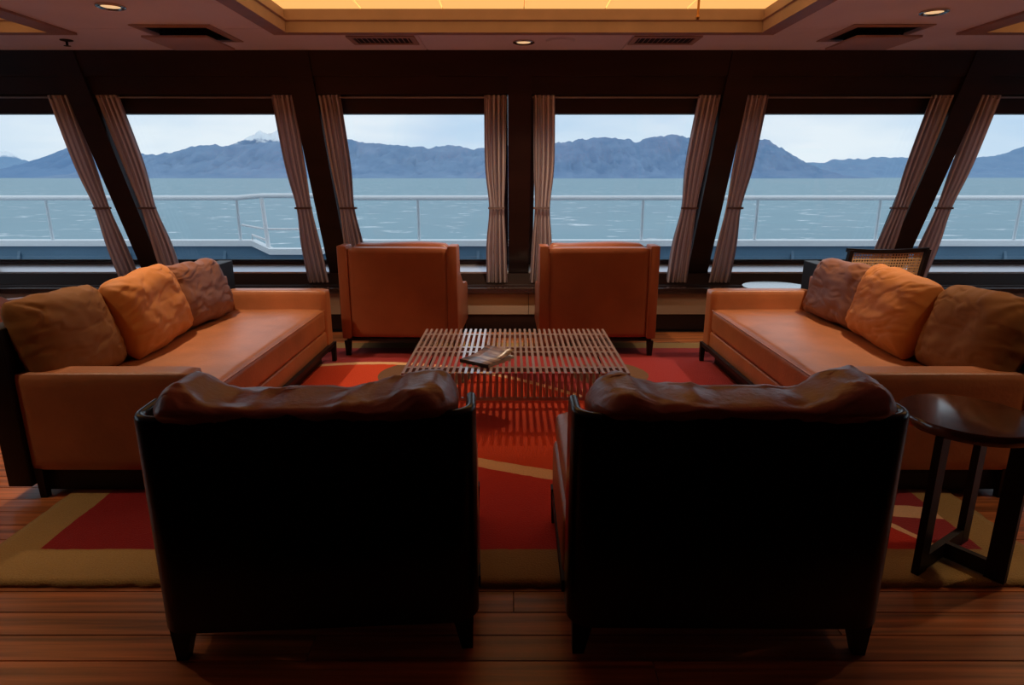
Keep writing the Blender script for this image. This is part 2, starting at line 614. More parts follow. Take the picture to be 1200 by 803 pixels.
for i, (a, c) in enumerate(TRAYS):
    cornice(i + 3, a, c)
    desc = ['central luminous ceiling panel glowing amber above the slatted table',
            'amber luminous ceiling panel in the tray outside the sofa without side table',
            'amber luminous ceiling panel in the tray over the sofa beside the cane backed chair'][i]
    t = thing('luminous_ceiling_panel', desc, 'ceiling light', ((a + c) / 2, (TY0 + TY1) / 2, CEIL + 0.115))
    nseg = max(2, round((c - a) / 0.47))
    wseg = (c - a + 0.06) / nseg
    for k in range(nseg):
        xa = -(c - a + 0.06) / 2 + k * wseg
        obj('diffuser', rbox(xa + 0.003, xa + wseg - 0.003, -(TY1 - TY0) / 2 - 0.03, (TY1 - TY0) / 2 + 0.03, 0.0, 0.02, 0.003, 1), 'cove_glow', t)
    bm = NBm()
    box(bm, -(c - a) / 2 - 0.05, (c - a) / 2 + 0.05, -(TY1 - TY0) / 2 - 0.05, (TY1 - TY0) / 2 + 0.05, 0.022, 0.05)
    obj('housing', bm, 'vent_metal', t)

# window wall
def raked(bm, x0, x1, z0, z1, o0, o1):
    """slab lying in the raked plane: o0 / o1 are its room side and outer side"""
    prism(bm, [(wallY(z0, o0), z0), (wallY(z0, o1), z0), (wallY(z1, o1), z1), (wallY(z1, o0), z1)], x0, x1, axis='x')
    return bm
wf = struct(obj('wall_front', raked(NBm(), XL, XR, 1.965, 2.47, 0.035, 0.10), 'mahogany'))
obj('header_beam', raked(NBm(), XL, XR, 2.085, 2.249, 0.012, 0.034), 'mahogany', wf)
for X0 in PILLARS:
    obj('pillar', raked(NBm(), X0 - 0.092, X0 + 0.092, 0.40, 2.249, 0.0, 0.235), 'mahogany', wf)
# below the sill: painted locker panels over a dark kick
bm = box(NBm(), XL, XR, 5.63, 5.70, 0.0, 0.40)
obj('bench_back', bm, 'mahogany', wf)
xs = [XL, -5.1, -4.2, -3.3, -2.4, -1.55, -0.70, 0.15, 1.02, 1.90, 2.78, 3.6, 4.5, 5.4, XR]
for a, c in zip(xs, xs[1:]):
    obj('panel', rbox(a + 0.002, c - 0.002, 5.60, 5.628, 0.145, 0.335, 0.002, 1), 'bench_panel', wf)
struct(obj('baseboard_front', box(NBm(), XL, XR, 5.612, 5.628, 0.0, 0.144), 'mahogany'))
# sill board and riser under the frames
bm = rbox(XL, XR, 5.545, 5.86, 0.345, 0.395, 0.006, 2)
struct(obj('trim_1', bm, 'sill_wood'))
bm = NBm()
prism(bm, [(5.76, 0.396), (6.10, 0.396), (6.10, 0.515), (5.785, 0.490)], XL, XR, axis='x')
struct(obj('trim_2', bm, 'mahogany'))

# windows: frame, lower ledge, pane
WIN = [(XL, PILLARS[0])] + list(zip(PILLARS, PILLARS[1:])) + [(PILLARS[-1], XR)]
for i, (a, c) in enumerate(WIN):
    x0, x1 = a + 0.094, c - 0.094
    if i == 0:
        x0 = a
    if i == len(WIN) - 1:
        x1 = c
    bm = NBm()
    raked(bm, x0, x1, 1.835, 2.000, 0.11, 0.20)            # head
    raked(bm, x0, x1, 0.530, 0.592, 0.125, 0.20)           # foot
    raked(bm, x0, x0 + 0.035, 0.592, 1.835, 0.11, 0.20)
    raked(bm, x1 - 0.035, x1, 0.592, 1.835, 0.11, 0.20)
    fr_ = struct(obj('window_%d' % (i + 1), bm, 'mahogany'))
    # gasket lines and bright ledge
    bm = raked(NBm(), x0 + 0.02, x1 - 0.02, 0.594, 0.606, 0.135, 0.165)
    obj('gasket', bm, 'vent_dark', fr_)
    bm = NBm()
    prism(bm, [(5.79, 0.4905), (5.79, 0.505), (5.905, 0.565), (5.93, 0.53), (5.93, 0.505)], x0, x1, axis='x')
    obj('ledge', bm, 'window_ledge', fr_)
    obj('pane', raked(NBm(), x0 + 0.02, x1 - 0.02, 0.58, 1.85, 0.150, 0.156), 'glass', fr_)

# remaining walls of the lounge (beside and behind the camera)
SW0, SW1, SZ0, SZ1 = 1.75, 4.85, 0.62, 1.88      # side window band, out of view, added for cool fill daylight
for side_, xa, xb, nw in (('left', XL - 0.1, XL - 0.001, 9), ('right', XR + 0.001, XR + 0.1, 10)):
    bm = box(NBm(), xa, xb, YB, 6.1, -0.1, SZ0)
    box(bm, xa, xb, YB, 5.3, SZ1, 2.5)
    box(bm, xa, xb, YB, SW0, SZ0, SZ1)
    box(bm, xa, xb, SW1, 5.75, SZ0, SZ1)
    struct(obj('wall_' + side_, bm, 'room_wall'))
    bm = NBm()
    k = 3
    wv = (SW1 - SW0) / k
    for q_ in range(k + 1):
        yv = SW0 + q_ * wv
        box(bm, xa + 0.01, xb - 0.01, max(SW0 + 0.001, yv - 0.05), min(SW1 - 0.001, yv + 0.05), SZ0 + 0.001, SZ1 - 0.001)
    fr_ = struct(obj('window_%d' % nw, bm, 'mahogany'))  # unseen side window added to let in fill light
    for q_ in range(k):
        obj('pane', box(NBm(), (xa + xb) / 2 - 0.003, (xa + xb) / 2 + 0.003, SW0 + q_ * wv + 0.05, SW0 + (q_ + 1) * wv - 0.05, SZ0 + 0.001, SZ1 - 0.001), 'glass', fr_)  # pane of the added side window
struct(obj('wall_back', box(NBm(), XL - 0.1, XR + 0.1, YB - 0.1, YB - 0.001, -0.1, 2.5), 'room_wall'))

# =================================================================== OUTSIDE
SEAZ = -10.0
tag(obj('sea', box(NBm(), -30000, 30000, -30000, 40000, SEAZ - 1, SEAZ), 'sea_water'), 'grey green choppy sea with white wave crests', 'sea', kind='stuff')

def mountain(name, label, prof, D, depth, mname, seed, amp):
    xs_ = [p[0] for p in prof]
    NC, NR = 260, 26
    bm = bmesh.new()
    grid = []
    for i in range(NC + 1):
        xx = xs_[0] + (xs_[-1] - xs_[0]) * i / NC
        for (xa, ya), (xb, yb) in zip(prof, prof[1:]):
            if xa <= xx <= xb:
                f = (xx - xa) / (xb - xa)
                f = f * f * (3 - 2 * f) * 0.6 + f * 0.4
                yy = ya + (yb - ya) * f
                break
        top = px(xx, yy, D)
        hz = max(2.0, top.z - SEAZ)
        hz += fbm((top.x / (D * 0.012), seed, 0), 5) * D * 0.0016 * min(1.0, hz / (D * 0.01))
        col = []
        for j in range(NR + 1):
            t = j / NR
            if t <= 0.7:
                s = t / 0.7
                prof_h = s ** 1.15
            else:
                s = 1 - (t - 0.7) / 0.3
                prof_h = s
            yv = D - depth * 0.7 + depth * t
            ridge = abs(fbm((top.x / (D * 0.035), yv / (D * 0.05), seed), 6))
            h = hz * prof_h - amp * ridge * hz * math.sin(math.pi * min(1, max(0, prof_h)) * 0.92)
            col.append(bm.verts.new((top.x, yv, SEAZ - 3 + max(0.0, h + 3 * prof_h))))
        grid.append(col)
    for a, b_ in zip(grid, grid[1:]):
        for j in range(NR):
            bm.faces.new((a[j], b_[j], b_[j + 1], a[j + 1]))
    bmesh.ops.recalc_face_normals(bm, faces=bm.faces)
    return tag(obj(name, bm, mname, smooth='all'), label, 'mountain')

mountain_mat('hazed_rock_main', (0.120, 0.225, 0.385), (0.330, 0.440, 0.590), 425, 30, 0.004)
mountain_mat('hazed_rock_near', (0.105, 0.205, 0.365), (0.300, 0.410, 0.570), 455, 30, 0.005)
mountain_mat('hazed_rock_left', (0.135, 0.250, 0.430), (0.230, 0.360, 0.540), 900, 60, 0.003)
mountain_mat('hazed_rock_far', (0.180, 0.300, 0.470), (0.270, 0.400, 0.560), 900, 60, 0.003)
mountain_mat('hazed_rock_snow', (0.150, 0.250, 0.400), (0.240, 0.350, 0.500), 590, 60, 0.004)
mountain_mat('hazed_rock_snow2', (0.220, 0.360, 0.540), (0.280, 0.420, 0.590), 430, 60, 0.003)
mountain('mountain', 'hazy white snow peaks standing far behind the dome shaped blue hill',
         [(-420, 190), (-150, 185), (-60, 180), (-20, 184), (6, 176), (30, 187), (39, 190), (60, 184), (90, 190), (150, 207)], 16000, 3500, 'hazed_rock_snow2', 3, 0.45)
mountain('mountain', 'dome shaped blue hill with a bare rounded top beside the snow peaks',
         [(-200, 200), (-60, 205), (0, 212), (9, 207), (30, 196), (60, 181), (84, 171), (110, 168), (150, 176), (171, 180), (230, 196), (270, 207)], 9000, 2200, 'hazed_rock_left', 11, 0.30)
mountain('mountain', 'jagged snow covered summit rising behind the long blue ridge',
         [(230, 186), (262, 174), (284, 163), (296, 156), (306, 152), (311, 155), (322, 149), (332, 154), (345, 158), (380, 168), (430, 186)], 12000, 1800, 'hazed_rock_snow', 5, 0.55)
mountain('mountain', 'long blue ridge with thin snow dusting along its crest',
         [(120, 207), (150, 190), (171, 181), (207, 176), (237, 169), (292, 168), (339, 164), (380, 162), (410, 163), (457, 169), (493, 171), (510, 171), (529, 169), (554, 174), (577, 170), (620, 172), (700, 186), (760, 207)], 7500, 2200, 'hazed_rock_main', 8, 0.45)
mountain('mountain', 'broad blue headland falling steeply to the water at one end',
         [(560, 207), (585, 185), (610, 172), (644, 167), (680, 162), (706, 160), (730, 161), (748, 164), (765, 159), (786, 156), (816, 157), (850, 157), (888, 161), (900, 163), (909, 167), (918, 175), (930, 186), (945, 197), (958, 207)], 6500, 1800, 'hazed_rock_near', 14, 0.45)
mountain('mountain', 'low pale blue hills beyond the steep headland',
         [(880, 207), (915, 194), (939, 190), (964, 190), (981, 186), (1007, 185), (1030, 183), (1057, 184), (1100, 187), (1142, 184), (1167, 182), (1185, 176), (1200, 171), (1260, 164), (1330, 170), (1450, 188), (1600, 205)], 11000, 2500, 'hazed_rock_far', 21, 0.35)

# foredeck bulwark with white cap and a step down, rail on posts
DY = 9.0
def dX(xp):
    return px(xp, 283, DY).x
zc1 = px(600, 284, DY).z
zc0 = px(340, 294, DY).z
prof = [(-14.0, zc1), (dX(284), zc1), (dX(296), zc1), (dX(316), zc0), (dX(378), zc0), (dX(398), zc1), (13.0, zc1)]
bw = thing('bulwark', 'blue grey ship bulwark with white cap outside the windows', 'bulwark', (0, DY, -0.6))
bm = NBm()
prism(bm, [(x_, z_ + 0.6 - 0.05) for x_, z_ in prof] + [(13.0, -0.4), (-13.0, -0.4)], 0.0, 0.08)
obj('plating', bm, 'deck_paint', bw)
bm = NBm()
prism(bm, [(x_, z_ + 0.6 - 0.05) for x_, z_ in prof] + [(x_, z_ + 0.6 + 0.030) for x_, z_ in prof[::-1]], -0.05, 0.13)
obj('cap', bm, 'white_paint', bw)
for xp in (20, 150, 262, 455, 560, 700, 815, 930, 1060, 1180):
    X0 = dX(xp)
    bm = prism(NBm(), [(-0.45, -0.30), (0.0, -0.30), (0.0, zc1 + 0.48)], X0 - 0.02, X0 + 0.02, axis='x')
    obj('bracket', bm, 'deck_paint', bw)
tag(obj('foredeck', box(NBm(), -13, 13, 6.25, 9.6, -1.1, -0.95), 'deck_paint'), 'blue painted open foredeck floor below the windows', 'deck', kind='structure')
bm = box(NBm(), -13, 13, 6.08, 6.24, -1.1, 0.36)
struct(obj('wall_outer', bm, 'white_paint'))

zr = px(600, 232, DY + 0.04).z
rl = thing('ship_railing', 'white steel hand railing along the bulwark cap', 'railing', (0, DY + 0.04, zc1))
obj('top_rail', tube(NBm(), [(-13, 0, zr - zc1), (dX(281), 0, zr - zc1)], 0.036), 'white_paint', rl, True)
obj('top_rail', tube(NBm(), [(dX(281), 0, zr - zc1), (dX(311), 0, zr - zc1 + 0.03), (dX(378), 0, zr - zc1 + 0.03), (dX(398), 0, zr - zc1), (13, 0, zr - zc1)], 0.036), 'white_paint', rl, True)
obj('middle_rail', tube(NBm(), [(dX(284), 0, 0.24), (dX(311), 0, 0.18), (dX(398), 0, 0.18)], 0.016), 'white_paint', rl, True)
obj('grab_bracket', tube(NBm(), [(dX(294), 0, 0.0), (dX(295), 0, 0.10), (dX(312), 0, 0.02)], 0.018), 'white_paint', rl, True)
for xp in (-90, 60, 281, 491, 620, 752, 885, 1027, 1190, 1330):
    obj('post', tube(NBm(), [(dX(xp), 0, 0.0), (dX(xp), 0, zr - zc1)], 0.022), 'steel_rail', rl, True)
obj('post', tube(NBm(), [(dX(313), 0, zc0 - zc1), (dX(310), 0, zr - zc1 + 0.03)], 0.030), 'white_paint', rl, True)

# =================================================================== FURNITURE
def softbox(x0, x1, y0, y1, z0, z1, r=0.03, crown=0.0, wr=0.0, seed=0.0, n=14):
    """upholstered block: rounded edges, crowned top, faint creases"""
    bm = bmesh.new()
    bmesh.ops.create_cube(bm, size=2.0)
    bmesh.ops.subdivide_edges(bm, edges=list(bm.edges), cuts=n, use_grid_fill=True)
    hx, hy, hz = (x1 - x0) / 2, (y1 - y0) / 2, (z1 - z0) / 2
    c = Vector(((x0 + x1) / 2, (y0 + y1) / 2, (z0 + z1) / 2))
    k = 1.0
    for v in bm.verts:
        # bunch the grid towards the edges
        u = Vector([math.copysign(abs(t) ** 0.6, t) for t in v.co])
        p = Vector((u.x * hx, u.y * hy, u.z * hz))
        core = Vector((max(-hx + r, min(hx - r, p.x)), max(-hy + r, min(hy - r, p.y)), max(-hz + r, min(hz - r, p.z))))
        d = p - core
        if d.length > 1e-9:
            d = d.normalized() * r
        q_ = core + d
        if u.z > 0:
            cx, cy = 1 - u.x ** 2, 1 - u.y ** 2
            q_.z += crown * max(0, cx) ** 0.5 * max(0, cy) ** 0.5
            if wr:
                q_.z += wr * fbm((q_.x * 3 + seed, q_.y * 7, seed), 4) * min(1, max(0, cx * cy) * 3)
        v.co = q_ + c
    return bm

# ---------------------------------------------------------------- leather sofas
SY0, SY1 = 2.478, 4.560
def sofa(sg, xf, label):
    cx, cy = xf + sg * 0.37, (SY0 + SY1) / 2
    t = thing('leather_sofa', label, 'sofa', (cx, cy, 0.02), 0, 'pair of leather sofas')
    def xr(d0, d1):
        a, c = sorted((sg * (d0 - 0.37), sg * (d1 - 0.37)))
        return a, c
    y0, y1 = SY0 - cy, SY1 - cy
    # dark under-frame standing a little proud of the leather
    bm = NBm()
    box(bm, *xr(-0.022, 0.006), y0 + 0.035, y1 - 0.035, 0.118, 0.146)
    box(bm, *xr(0.70, 0.735), y0 + 0.035, y1 - 0.035, 0.080, 0.120)
    box(bm, *xr(0.006, 0.70), y0 + 0.040, y0 + 0.075, 0.080, 0.120)
    box(bm, *xr(0.006, 0.70), y1 - 0.075, y1 - 0.040, 0.080, 0.120)
    obj('frame', bm, 'dark_wood', t)
    for d in (-0.008, 0.70):
        for yy in (y0 + 0.022, y1 - 0.022):
            obj('leg', taper_leg(sg * (d - 0.37), yy, 0.0 if d < 0.1 else -0.02, 0.146 if d < 0.1 else 0.118, 0.028, 0.036), 'dark_wood', t)
    obj('shade_block', box(NBm(), *xr(0.07, 0.725), y0 + 0.045, y1 - 0.085, 0.002, 0.122), 'vent_dark', t)  # dark block standing in for the shade beneath the sofa
    obj('base', rbox(*xr(0.010, 0.72), y0 + 0.004, y1 - 0.004, 0.124, 0.246, 0.012), 'leather', t, True)
    cu = obj('seat_cushion', softbox(*xr(0.0, 0.66), y0 + 0.128, y1 - 0.128, 0.248, 0.418, 0.035, 0.018, 0.010, sg + 2, 20), 'leather', t, 'all')
    # welt around the cushion front
    xw = sg * (0.006 - 0.37)
    obj('welt', tube(NBm(), [(xw, y0 + 0.14, 0.408), (xw, y1 - 0.14, 0.408)], 0.004, 6), 'leather', cu, True)
    for a, c in ((y0, y0 + 0.125), (y1 - 0.125, y1)):
        obj('arm', softbox(*xr(-0.005, 0.725), a, c, 0.110, 0.545, 0.018, 0.004, 0, 0, 8), 'leather', t, 'all')
    obj('backrest', softbox(*xr(0.67, 0.725), y0 + 0.127, y1 - 0.127, 0.25, 0.660, 0.02, 0.005, 0, 1, 12), 'leather', t, 'all')
    obj('back_panel', rbox(*xr(0.727, 0.830), y0 - 0.01, y1 + 0.10, 0.04, 0.735, 0.006), 'dark_wood', t, True)
    return t
sofa(-1, -1.335, 'long orange leather sofa without a side table, near the stepped railing window')
sofa(1, 1.425, 'long orange leather sofa next to the dark round side table')

def lay_pillow(sg, X0, Yc, z0, w, h, t, lean, roll, yaw, m, seed, label, sag=0.0):
    bm = pillow(w, h, t, seed, wr=0.0095, sag=sag)
    o = obj('cushion', bm, m, None, 'all')
    tag(o, label, 'cushion', 'square cushions on the sofas')
    xa = Vector((0, -sg, 0))
    za = Vector((sg * math.sin(lean), 0, math.cos(lean)))
    ya = za.cross(xa)
    M = Matrix((xa, ya, za)).transposed().to_4x4()
    o.matrix_world = Matrix.Translation((X0, Yc, z0)) @ Matrix.Rotation(yaw, 4, 'Z') @ M @ Matrix.Rotation(roll, 4, 'Y')
    return o
for sg, xo in ((-1, -1.335), (1, 1.425)):
    side = 'on the sofa by the side table' if sg == 1 else 'on the sofa without side table'
    xb = xo + sg * 0.565
    lay_pillow(sg, xb + sg * 0.04, 3.965, 0.452, 0.63, 0.40, 0.18, R(17), R(-2 * sg), R(3 * sg), 'fabric_brown', 1.3 + sg, 'greyish brown creased cushion at the window end, ' + side)
    lay_pillow(sg, xb + sg * 0.020, 3.40, 0.450, 0.70, 0.43, 0.22, R(17), R(2 * sg), R(-5 * sg), 'fabric_tan', 4.1 + sg, 'bright tan middle cushion of three, ' + side)
    lay_pillow(sg, xb + sg * 0.045, 2.785, 0.450, 0.585, 0.43, 0.20, R(17), R(-1 * sg), R(-2 * sg), 'fabric_olive', 7.7 + sg, 'dark olive brown square cushion, ' + side)

# ---------------------------------------------------------------- square lounge chairs facing the windows
def window_chair():
    t = thing('lounge_chair', '', 'armchair', (0, 0, 0), 0, 'orange leather lounge chairs facing the windows')
    w = 0.445
    obj('back', softbox(-w + 0.072, w - 0.072, -0.40, -0.27, 0.145, 0.822, 0.014, 0.004, 0, 2, 10), 'leather_chair', t, 'all')
    for s in (-1, 1):
        xa, xb = sorted((s * w, s * (w - 0.070)))
        pts = [(-0.405, 0.135), (0.34, 0.135), (0.36, 0.40), (0.30, 0.47), (0.02, 0.50), (-0.19, 0.62), (-0.235, 0.84), (-0.405, 0.84)]
        bm = prism(NBm(), pts, xa, xb, axis='x')
        bmesh.ops.bevel(bm, geom=list(bm.edges), offset=0.010, segments=2, profile=0.5, affect='EDGES')
        obj('side_wing', bm, 'leather_chair', t, True)
        # piped seam between wing and back
        obj('seam', tube(NBm(), [(s * (w - 0.071), -0.402, 0.15), (s * (w - 0.071), -0.402, 0.82)], 0.0045, 6), 'leather_dark', t, True)
    obj('seat_base', rbox(-w + 0.072, w - 0.072, -0.268, 0.35, 0.135, 0.27, 0.01), 'leather_chair', t, True)
    obj('seat_cushion', softbox(-w + 0.074, w - 0.074, -0.20, 0.40, 0.272, 0.415, 0.03, 0.02, 0.008, 5, 12), 'leather_chair', t, 'all')
    obj('back_cushion', softbox(-w + 0.078, w - 0.078, -0.266, -0.13, 0.42, 0.835, 0.04, 0.012, 0.008, 6, 12), 'leather_chair', t, 'all')
    obj('frame', box(NBm(), -w + 0.03, w - 0.03, -0.385, 0.33, 0.115, 0.134), 'dark_wood', t)
    for sx in (-1, 1):
        for sy in (-0.375, 0.31):
            obj('leg', taper_leg(sx * (w - 0.035), sy, 0.0 if sy < 0 else -0.02, 0.115, 0.034, 0.046), 'dark_wood', t)
    return t
YC = 4.66 + 0.405
wc = window_chair()
spots = [(-0.838, YC, R(-1.8), 'orange leather lounge chair facing the window, turned slightly, before the long leather sofa arm by the lone armchair'),
         (0.645, YC + 0.0, R(0.5), 'orange leather lounge chair set squarely towards the window on the cane chair side'),
         (-3.97, 4.32, R(2), 'leather lounge chair standing behind the sofa, below the dome shaped hill window')]
spots[0] = (spots[0][0], spots[0][1], spots[0][2], 'orange leather lounge chair facing the window, turned slightly aside, seat edge showing')
for i, (x_, y_, rz, lab) in enumerate(spots):
    o = wc if i == 0 else copy_tree(wc)
    o.location = (x_, y_, 0.02)
    o.rotation_euler = (0, 0, rz)
    o['label'] = lab

# ---------------------------------------------------------------- black shelled tub chairs (backs to the camera)
def tub_chair(label, seed, prof_fn):
    t = thing('tub_chair', label, 'armchair', (0, 0, 0), 0, 'black shelled leather tub chairs')
    w, yb, yf, r_ = 0.446, -0.39, -0.235, 0.072
    path = [(-w, yf)]
    for k in range(9):
        a = math.pi + (math.pi / 2) * k / 8
        path.append((-w + r_ + r_ * math.cos(a), yb + r_ + r_ * math.sin(a)))
    path += [(-x_, y_) for x_, y_ in path[::-1]]
    bm = bmesh.new()
    th = 0.028
    cs = [(0, 0.100), (0, 0.727), (0.004, 0.736), (0.010, 0.740), (0.018, 0.740), (0.024, 0.736), (th, 0.727), (th, 0.100)]
    rings = []
    for i, (x_, y_) in enumerate(path):
        a = Vector(path[max(0, i - 1)])
        c = Vector(path[min(len(path) - 1, i + 1)])
        d = (c - a).normalized()
        nrm = Vector((-d.y, d.x))          # points to the inside
        # the front tips curl down a little
        drop = 0.0
        rings.append([bm.verts.new((x_ + nrm.x * o_, y_ + nrm.y * o_, z_ - drop * (z_ > 0.5))) for o_, z_ in cs])
    for a, c in zip(rings, rings[1:]):
        for k in range(len(cs)):
            j = (k + 1) % len(cs)
            bm.faces.new((a[k], a[j], c[j], c[k]))
    bm.faces.new(rings[0])
    bm.faces.new(rings[-1][::-1])
    bmesh.ops.recalc_face_normals(bm, faces=bm.faces)
    obj('shell', bm, 'lacquer', t, True)
    obj('seat_base', softbox(-w - 0.004, w + 0.004, yf + 0.004, 0.385, 0.142, 0.345, 0.025, 0, 0, 3, 10), 'leather', t, 'all')
    obj('seat_cushion', softbox(-w + 0.005, w - 0.005, yf + 0.006, 0.395, 0.347, 0.455, 0.03, 0.015, 0.01, seed, 12), 'leather', t, 'all')
    bmr = NBm()
    for s in (-1, 1):
        xa, xb = sorted((s * (w + 0.006), s * (w - 0.03)))
        box(bmr, xa, xb, yf + 0.004, 0.33, 0.100, 0.140)
    box(bmr, -w + 0.03, w - 0.03, 0.30, 0.33, 0.100, 0.140)
    box(bmr, -w + 0.03, w - 0.03, yf + 0.004, yf + 0.034, 0.100, 0.140)
    obj('frame', bmr, 'dark_wood', t)
    for s in (-1, 1):
        obj('leg', taper_leg(s * (w - 0.048), -0.330, -0.02, 0.102, 0.032, 0.062, dx=s * 0.012, dy=-0.006), 'dark_wood', t)
        obj('leg', taper_leg(s * (w - 0.012), 0.352, 0.0, 0.150, 0.036, 0.044, dx=0), 'dark_wood', t)
    # loose back cushion slumped over the shell
    bm = softbox(-0.39, 0.39, -0.105, 0.105, 0.0, 0.375, 0.070, 0.0, 0.0, seed, 46)
    for v in bm.verts:
        x_, y_, z_ = v.co
        u = x_ / 0.39
        tz = max(0.0, min(1.0, (z_ - 0.16) / 0.16))
        tz = tz * tz * (3 - 2 * tz)
        up = prof_fn(u) + 0.012 * fbm((u * 4 + seed, y_ * 6, seed), 3)
        z_ += up * tz
        over = max(0.0, min(1.0, (z_ - 0.285) / 0.06)) * max(0.0, 1 - abs(u) ** 8 * 0.6)
        y_ -= (0.088 * over) * (1 if y_ < 0.02 else 0.35)
        x_ *= 1 + 0.02 * tz - 0.05 * (1 - tz)
        nz_ = fbm((x_ * 6 + seed, y_ * 9, z_ * 6), 4)
        rg = 1 - abs(fbm((x_ * 7 + seed * 2, z_ * 16 - x_ * 9, y_ * 9), 3)) * 2.6
        y_ += math.copysign(1, y_) * (0.008 * nz_ + 0.0065 * max(0, rg)) * (0.25 if (y_ < 0 and z_ < 0.29) else 1)
        z_ += (0.008 * nz_ + 0.006 * max(0, 1 - abs(fbm((x_ * 10 + y_ * 8 + seed, y_ * 5, seed), 2)) * 3)) * tz
        v.co = (x_, y_, z_)
    bc = obj('back_cushion', bm, 'leather_dark', t, 'all')
    bc.location = (0, -0.245, 0.408)
    return t
a_ = tub_chair('tub chair with black shell and brown slumped cushion, back turned to the open floor', 2.2, lambda u: 0.052 * math.exp(-((u + 0.80) / 0.16) ** 2) + 0.045 * math.exp(-((u - 0.82) / 0.36) ** 2) - 0.028)
a_.location = (-0.562, 1.905, 0.02)
a_.rotation_euler = (0, 0, R(3.5))
a_['label'] = 'black shelled tub chair with brown back cushion, on its own without a side table'
b_ = tub_chair('black shelled tub chair with brown back cushion, close beside the dark round side table', 5.9, lambda u: 0.066 * math.exp(-((u - 0.84) / 0.26) ** 2) + 0.036 * math.exp(-((u + 0.74) / 0.22) ** 2) - 0.022)
b_.location = (0.606, 1.905, 0.02)
b_.rotation_euler = (0, 0, R(-0.5))

# ---------------------------------------------------------------- slatted coffee table
TX, TY, TZ, TW, TD = 0.02, 3.752, 0.33, 1.23, 1.025
t = thing('slatted_coffee_table', 'low rectangular coffee table of narrow wooden slats on the red rug', 'table', (TX, TY, 0.02))
NS = 37
bm = NBm()
sw, st_ = 0.0155, 0.022
zt, zb = TZ - 0.02, 0.185 - 0.02
pts = [(-TD / 2, zb), (-TD / 2 + st_, zb), (-TD / 2 + st_, zt - st_), (TD / 2 - st_, zt - st_), (TD / 2 - st_, zb), (TD / 2, zb), (TD / 2, zt), (-TD / 2, zt)]
def slat_mesh():
    bm = bmesh.new()
    A = [bm.verts.new((-sw / 2, a, c)) for a, c in pts]
    B = [bm.verts.new((sw / 2, a, c)) for a, c in pts]
    for L, fl in ((A, False), (B, True)):
        for q4 in ((0, 1, 2, 7), (2, 3, 6, 7), (3, 4, 5, 6)):
            f = [L[i] for i in q4]
            bm.faces.new(f[::-1] if fl else f)
    for i in range(8):
        j = (i + 1) % 8
        bm.faces.new((A[j], A[i], B[i], B[j]))
    bmesh.ops.recalc_face_normals(bm, faces=bm.faces)
    return bm
s0 = obj('slat', slat_mesh(), 'slat_wood', t)
for k in range(NS):
    o = s0 if k == 0 else s0.copy()
    if k:
        COL.objects.link(o)
        o.parent = t
    o.location = (-TW / 2 + sw / 2 + k * (TW - sw) / (NS - 1), 0, 0)
for yy in (3.36, 3.68, 3.79, 4.12):
    obj('crossbar', box(NBm(), -TW / 2 + 0.002, TW / 2 - 0.002, yy - TY - 0.012, yy - TY + 0.012, zt - 0.026, zt - 0.003), 'slat_wood', t)
for yy in (-TD / 2 + 0.003, TD / 2 - 0.019):
    obj('bottom_rail', box(NBm(), -TW / 2 + 0.002, TW / 2 - 0.002, yy, yy + 0.016, zb - 0.012, zb + 0.004), 'slat_wood', t)
for sx in (-1, 1):
    for sy in (-1, 1):
        obj('leg', taper_leg(sx * (TW / 2 - 0.03), sy * (TD / 2 - 0.045), 0.0, zt - 0.03, 0.026, 0.032), 'dark_wood', t)

# magazine lying on the table, upper page lifting
t = thing('magazine', 'thin dark spined magazine with a striped landscape cover lying on the slatted table', 'magazine', (-0.140, 3.490, TZ + 0.0005), R(-36))
bm = NBm()
box(bm, -0.100, 0.100, -0.120, 0.120, 0.0, 0.016)
obj('pages', bm, 'paper', t)
bm = NBm()
NX = 14
top_, bot_ = [], []
for i in range(NX + 1):
    yv = -0.122 + 0.244 * i / NX
    lift = 0.0168 + 0.030 * max(0, (i / NX - 0.35) / 0.65) ** 2
    for L, dz in ((top_, 0.0022), (bot_, 0.0)):
        L.append([bm.verts.new((x_, yv, lift + dz + 0.006 * max(0, x_) / 0.13 * (i / NX))) for x_ in (-0.102, -0.04, 0.04, 0.102)])
for i in range(NX):
    for k in range(3):
        bm.faces.new((top_[i][k], top_[i][k + 1], top_[i + 1][k + 1], top_[i + 1][k]))
        bm.faces.new((bot_[i][k + 1], bot_[i][k], bot_[i + 1][k], bot_[i + 1][k + 1]))
    bm.faces.new((top_[i][0], top_[i + 1][0], bot_[i + 1][0], bot_[i][0]))
    bm.faces.new((top_[i][3], bot_[i][3], bot_[i + 1][3], top_[i + 1][3]))
bmesh.ops.recalc_face_normals(bm, faces=bm.faces)
obj('cover', bm, 'cover_print', t, 'all')
obj('spine', rbox(-0.103, 0.103, -0.127, -0.1225, 0.0, 0.020, 0.0015, 1), 'shell_body', t)

